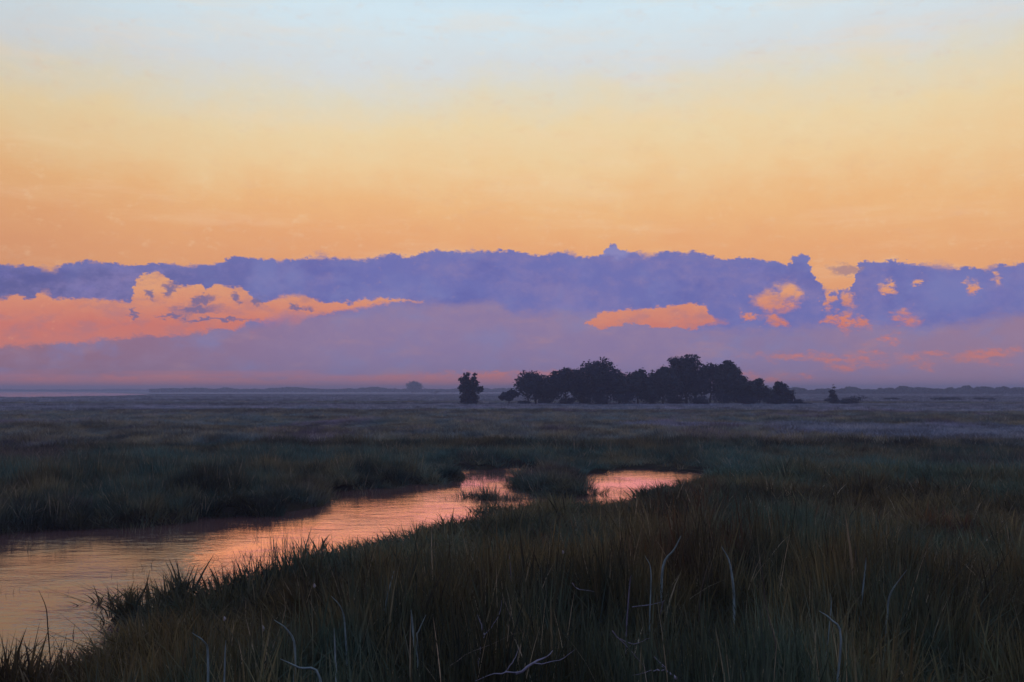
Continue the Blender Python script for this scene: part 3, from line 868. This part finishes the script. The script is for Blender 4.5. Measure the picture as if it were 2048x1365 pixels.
def leaf_blade(pts, ztop, width, mat, label, cat='blade', name='reed_blade', root=True, grp=None, tip_thin=True):
    """pts: sight points from the tip to the lower end; the blade goes on down to the ground"""
    y_top = min(p[1] for p in pts)
    dist = (CAM_H - ztop) * F / max(60, (y_top - 780))
    P3 = [point_at(x, y, dist * (1 + 0.012 * k)) for k, (x, y) in enumerate(pts)]
    if root:
        lx, ly, lz = P3[-1]
        gz = terrain_z(lx, ly + .05)
        P3.append((lx + random.uniform(-.04, .04), ly + .08, (lz + gz) / 2)); P3.append((lx + random.uniform(-.05, .05), ly + .1, gz - .03))
    path = smooth_path(P3, 16)
    base = Vector(path[-1]) if root else Vector(path[len(path) // 2])
    path = [Vector(p) - base for p in path]
    n = len(path)
    wd = [width * (0.12 + 0.88 * math.sin(math.pi * min(1, (k / (n - 1)) * 1.6 + 0.03) * 0.5) ** 0.8) * (1 if k < n * .7 else 0.8) for k in range(n)]
    vs, fs = ribbon(path, wd)
    o = link(name, mesh_np(name, vs, fs, mat, smooth=False)); o.location = base
    tag(o, label, cat, grp)
    return o

BG = 'pale blades standing out of the dark reeds'
for pts, zt, w, mat, lab in [
    ([(1362, 1072), (1348, 1100), (1326, 1134)], 1.30, .020, M_PALE, 'pale blue-green blade slanting left, just below the middle of the reeds'),
    ([(1443, 1094), (1458, 1122), (1466, 1168), (1468, 1205)], 1.30, .020, M_PALE, 'long pale arched blade curving over to the right of the slanting one'),
    ([(1814, 1140), (1793, 1168), (1778, 1196), (1774, 1240)], 1.25, .015, M_PALE, 'forked thin pale blade rising in the dark reeds at the right'),
    ([(1638, 1222), (1662, 1240), (1682, 1280)], 1.35, .012, M_PALE, 'short hooked blue-grey blade low in the right reeds'),
    ([(1660, 1186), (1662, 1220)], 1.3, .007, M_PALE, 'tiny upright pale spike above the hooked blade'),
    ([(1732, 1115), (1730, 1142)], 1.2, .014, M_PALE, 'stubby pale leaf tip right of centre in the reeds'),
    ([(1290, 1112), (1302, 1146)], 1.2, .009, M_PALE, 'short pale blade left of the slanting blue-green one'),
    ([(1263, 1150), (1259, 1173)], 1.2, .010, M_LAV, 'small pale flake of leaf below the near bank middle'),
    ([(788, 1142), (776, 1190), (768, 1238)], 1.15, .016, M_PALE, 'tall blue-green blade leaning right in the left middle reeds'),
    ([(662, 1192), (682, 1216), (690, 1256)], 1.1, .011, M_PALE, 'thin bent blade left of the tall leaning one'),
    ([(822, 1220), (826, 1262)], 1.2, .014, M_PALE, 'short upright blue blade right of the tall leaning one'),
    ([(852, 1230), (838, 1262), (834, 1285)], 1.2, .010, M_PALE, 'small bent blade beside the short upright blue one'),
    ([(548, 1240), (574, 1260), (590, 1300)], 1.15, .014, M_PALE, 'arched pale blade at the edge of the left foreground reeds'),
    ([(384, 1266), (408, 1284), (416, 1312)], 1.1, .014, M_PALE, 'bright blue bent blade in the lower left reeds'),
    ([(452, 1280), (450, 1320)], 1.1, .010, M_PALE, 'short upright blade right of the bent one in the lower left'),
    ([(668, 1256), (670, 1300)], 1.25, .010, M_PALE, 'straight blue-grey blade low in the left middle reeds'),
    ([(560, 1318), (598, 1336), (640, 1358)], 1.2, .014, M_PALE, 'flattened blue-grey blade at the bottom edge left of centre'),
    ([(1018, 1108), (1022, 1150), (1023, 1192)], 1.15, .010, M_LAV, 'upright lavender stem in the middle of the near reeds'),
    ([(1424, 1108), (1410, 1150), (1400, 1200), (1398, 1260)], 1.2, .008, M_TAN, 'thin dry stem left of the arched pale blade'),
    ([(1530, 1190), (1538, 1240), (1552, 1300)], 1.3, .009, M_TAN, 'dull tan stem leaning in the lower right middle'),
    ([(1712, 1082), (1710, 1140)], 1.1, .012, M_TAN, 'reddish tan blade standing in the right reeds'),
    ([(1845, 1120), (1842, 1170), (1838, 1218)], 1.15, .010, M_TAN, 'upright dull blade right of the forked one'),
    ([(1518, 1110), (1526, 1160), (1528, 1200)], 1.2, .010, M_TAN, 'grey-green dry blade right of the long arched one'),
    ([(77, 1180), (92, 1216), (96, 1262)], .75, .012, M_BANK, 'dark curved blade standing over the water at the far left'),
    ([(300, 1140), (290, 1180), (272, 1215)], .85, .013, M_BANK, 'dark blade leaning right over the water left of centre'),
    ([(325, 1172), (318, 1205), (316, 1240)], .75, .011, M_BANK, 'dark short blade beside the leaning one over the water'),
    ([(382, 1146), (396, 1190), (408, 1225)], .85, .012, M_BANK, 'grey-green blade leaning left over the water'),
    ([(470, 1118), (466, 1170), (455, 1215)], .85, .012, M_BANK, 'thin tall dark blade before the brightest water'),
    ([(532, 1128), (534, 1170), (538, 1215)], .85, .012, M_BANK, 'upright dark blade nearest the creek bend')]:
    leaf_blade(pts, zt + (.24 if mat != M_BANK else .05), w * 1.25, mat, lab, grp=BG if mat != M_BANK else 'dark blades standing over the creek water')

# broken stalks: bodies with forks
def stalk(paths, ztop, rad0, mat, label, name='broken_stalk', cat='stalk', grp='broken dead stalks in the near reeds'):
    y_top = min(p[1] for q in paths for p in q[0])
    dist = (CAM_H - ztop - .16) * F / (y_top - 780)
    vs, fs = [], []
    ax, ay = paths[0][0][0]
    base = Vector(point_at(ax, ay, dist))
    for pts, rr in paths:
        P3 = smooth_path([Vector(point_at(x, y, dist * (1 + .006 * k))) - base for k, (x, y) in enumerate(pts)], 8)
        P3 = [p + Vector((random.gauss(0, rad0 * .28), random.gauss(0, rad0 * .28), random.gauss(0, rad0 * .28))) for p in P3]
        tube(vs, fs, P3, rad0 * rr * .52, rad0 * rr * .12, 6)
    o = link(name, mesh_np(name, vs, fs, mat, smooth=True)); o.location = base
    tag(o, label, cat, grp)
    return o
stalk([([(966, 1356), (958, 1330), (964, 1290), (970, 1268)], 1.0), ([(969, 1272), (962, 1250), (954, 1230)], .7), ([(970, 1270), (984, 1252), (998, 1230), (1004, 1200)], .5)], 1.30, .012, M_LAV, 'lavender forked dead stalk left of the bottom centre')
stalk([([(1030, 1348), (1062, 1330), (1088, 1316), (1104, 1304)], 1.3), ([(1070, 1326), (1120, 1322), (1150, 1300)], .5), ([(1040, 1342), (990, 1350), (950, 1362)], .7)], 1.28, .014, M_LAV, 'thick pale broken stalk lying at the bottom centre')
stalk([([(1006, 1195), (1020, 1230), (1042, 1262), (1066, 1290)], 1.0), ([(1052, 1270), (1062, 1310)], .6)], 1.22, .006, M_TAN, 'long thin bent stalk falling right in the near reeds')
stalk([([(1144, 1166), (1158, 1178), (1188, 1184)], 1.0)], 1.18, .009, M_LAV, 'short curved lavender stalk lying across the reeds')
stalk([([(1264, 1214), (1300, 1210), (1330, 1202)], 1.0), ([(1326, 1203), (1320, 1232)], .8)], 1.20, .008, M_LAV, 'level snapped stalk with a hanging tip')
stalk([([(1224, 1262), (1250, 1290), (1274, 1316), (1292, 1338)], 1.0), ([(1240, 1278), (1268, 1288), (1300, 1276)], .8)], 1.30, .008, M_LAV, 'slanting pale stalk crossing down to the right at the bottom')
stalk([([(1352, 1358), (1338, 1346), (1322, 1332)], 1.6), ([(1330, 1340), (1300, 1342), (1266, 1350)], .8), ([(1335, 1342), (1318, 1322), (1306, 1312)], .7)], 1.26, .011, M_LAV, 'pale violet broken stump at the bottom right of centre')
stalk([([(1012, 1342), (1028, 1320), (1038, 1296)], 1.0)], 1.25, .008, M_LAV, 'short curved stalk beside the forked one')
stalk([([(900, 1332), (940, 1306), (996, 1284), (1050, 1258)], 1.0)], 1.22, .006, M_TAN, 'thin brown stalk lying across the forked one')
# pale husks
def husk(px, py, zt, sz, label):
    dist = (CAM_H - zt) * F / (py - 780)
    b = Vector(point_at(px, py, dist)); vs, fs = [], []
    n = 7
    for k in range(n):
        t = k / (n - 1); rr = sz * .28 * math.sin(math.pi * (0.06 + t * .9)) ; bend = sz * .15 * math.sin(t * 3)
        for q in range(6): vs.append((bend + rr * math.cos(q * 1.0472), rr * .6 * math.sin(q * 1.0472), (t - .5) * sz))
    for k in range(n - 1):
        for q in range(6): fs.append((k * 6 + q, k * 6 + (q + 1) % 6, k * 6 + 6 + (q + 1) % 6, k * 6 + 6 + q))
    o = link('seed_husk', mesh_np('seed_husk', vs, fs, M_HUSK, smooth=True)); o.location = b
    tag(o, label, 'husk', 'pale husks caught in the near reeds')
husk(524, 1258, .95, .06, 'pale husk in the lower left reeds beside the arched blade')
husk(448, 1238, .85, .045, 'slim white husk above the left foreground reeds')
husk(1125, 1105, 1.0, .05, 'bright pale husk in the middle of the near bank')
husk(628, 1172, .95, .05, 'slim husk at the creek edge left of the middle')

# ------------------------------------------------------------------ haze
hb = [(-3300, -3300, -1.5), (3300, -3300, -1.5), (3300, 3300, -1.5), (-3300, 3300, -1.5), (-3300, -3300, 14), (3300, -3300, 14), (3300, 3300, 14), (-3300, 3300, 14)]
hf = [(0, 3, 2, 1), (4, 5, 6, 7), (0, 1, 5, 4), (1, 2, 6, 5), (2, 3, 7, 6), (3, 0, 4, 7)]
hm, hnt, hout = material('haze_air')
pv = hnt.nodes.new('ShaderNodeVolumePrincipled')
pv.inputs['Color'].default_value = (.66, .70, .95, 1); pv.inputs['Density'].default_value = 0.0009; pv.inputs['Anisotropy'].default_value = 0.0
hnt.links.new(pv.outputs[0], hout.inputs['Volume'])
tag(link('haze', mesh_np('haze', hb, hf, hm)), 'thin violet evening haze over the marsh', kind='stuff')
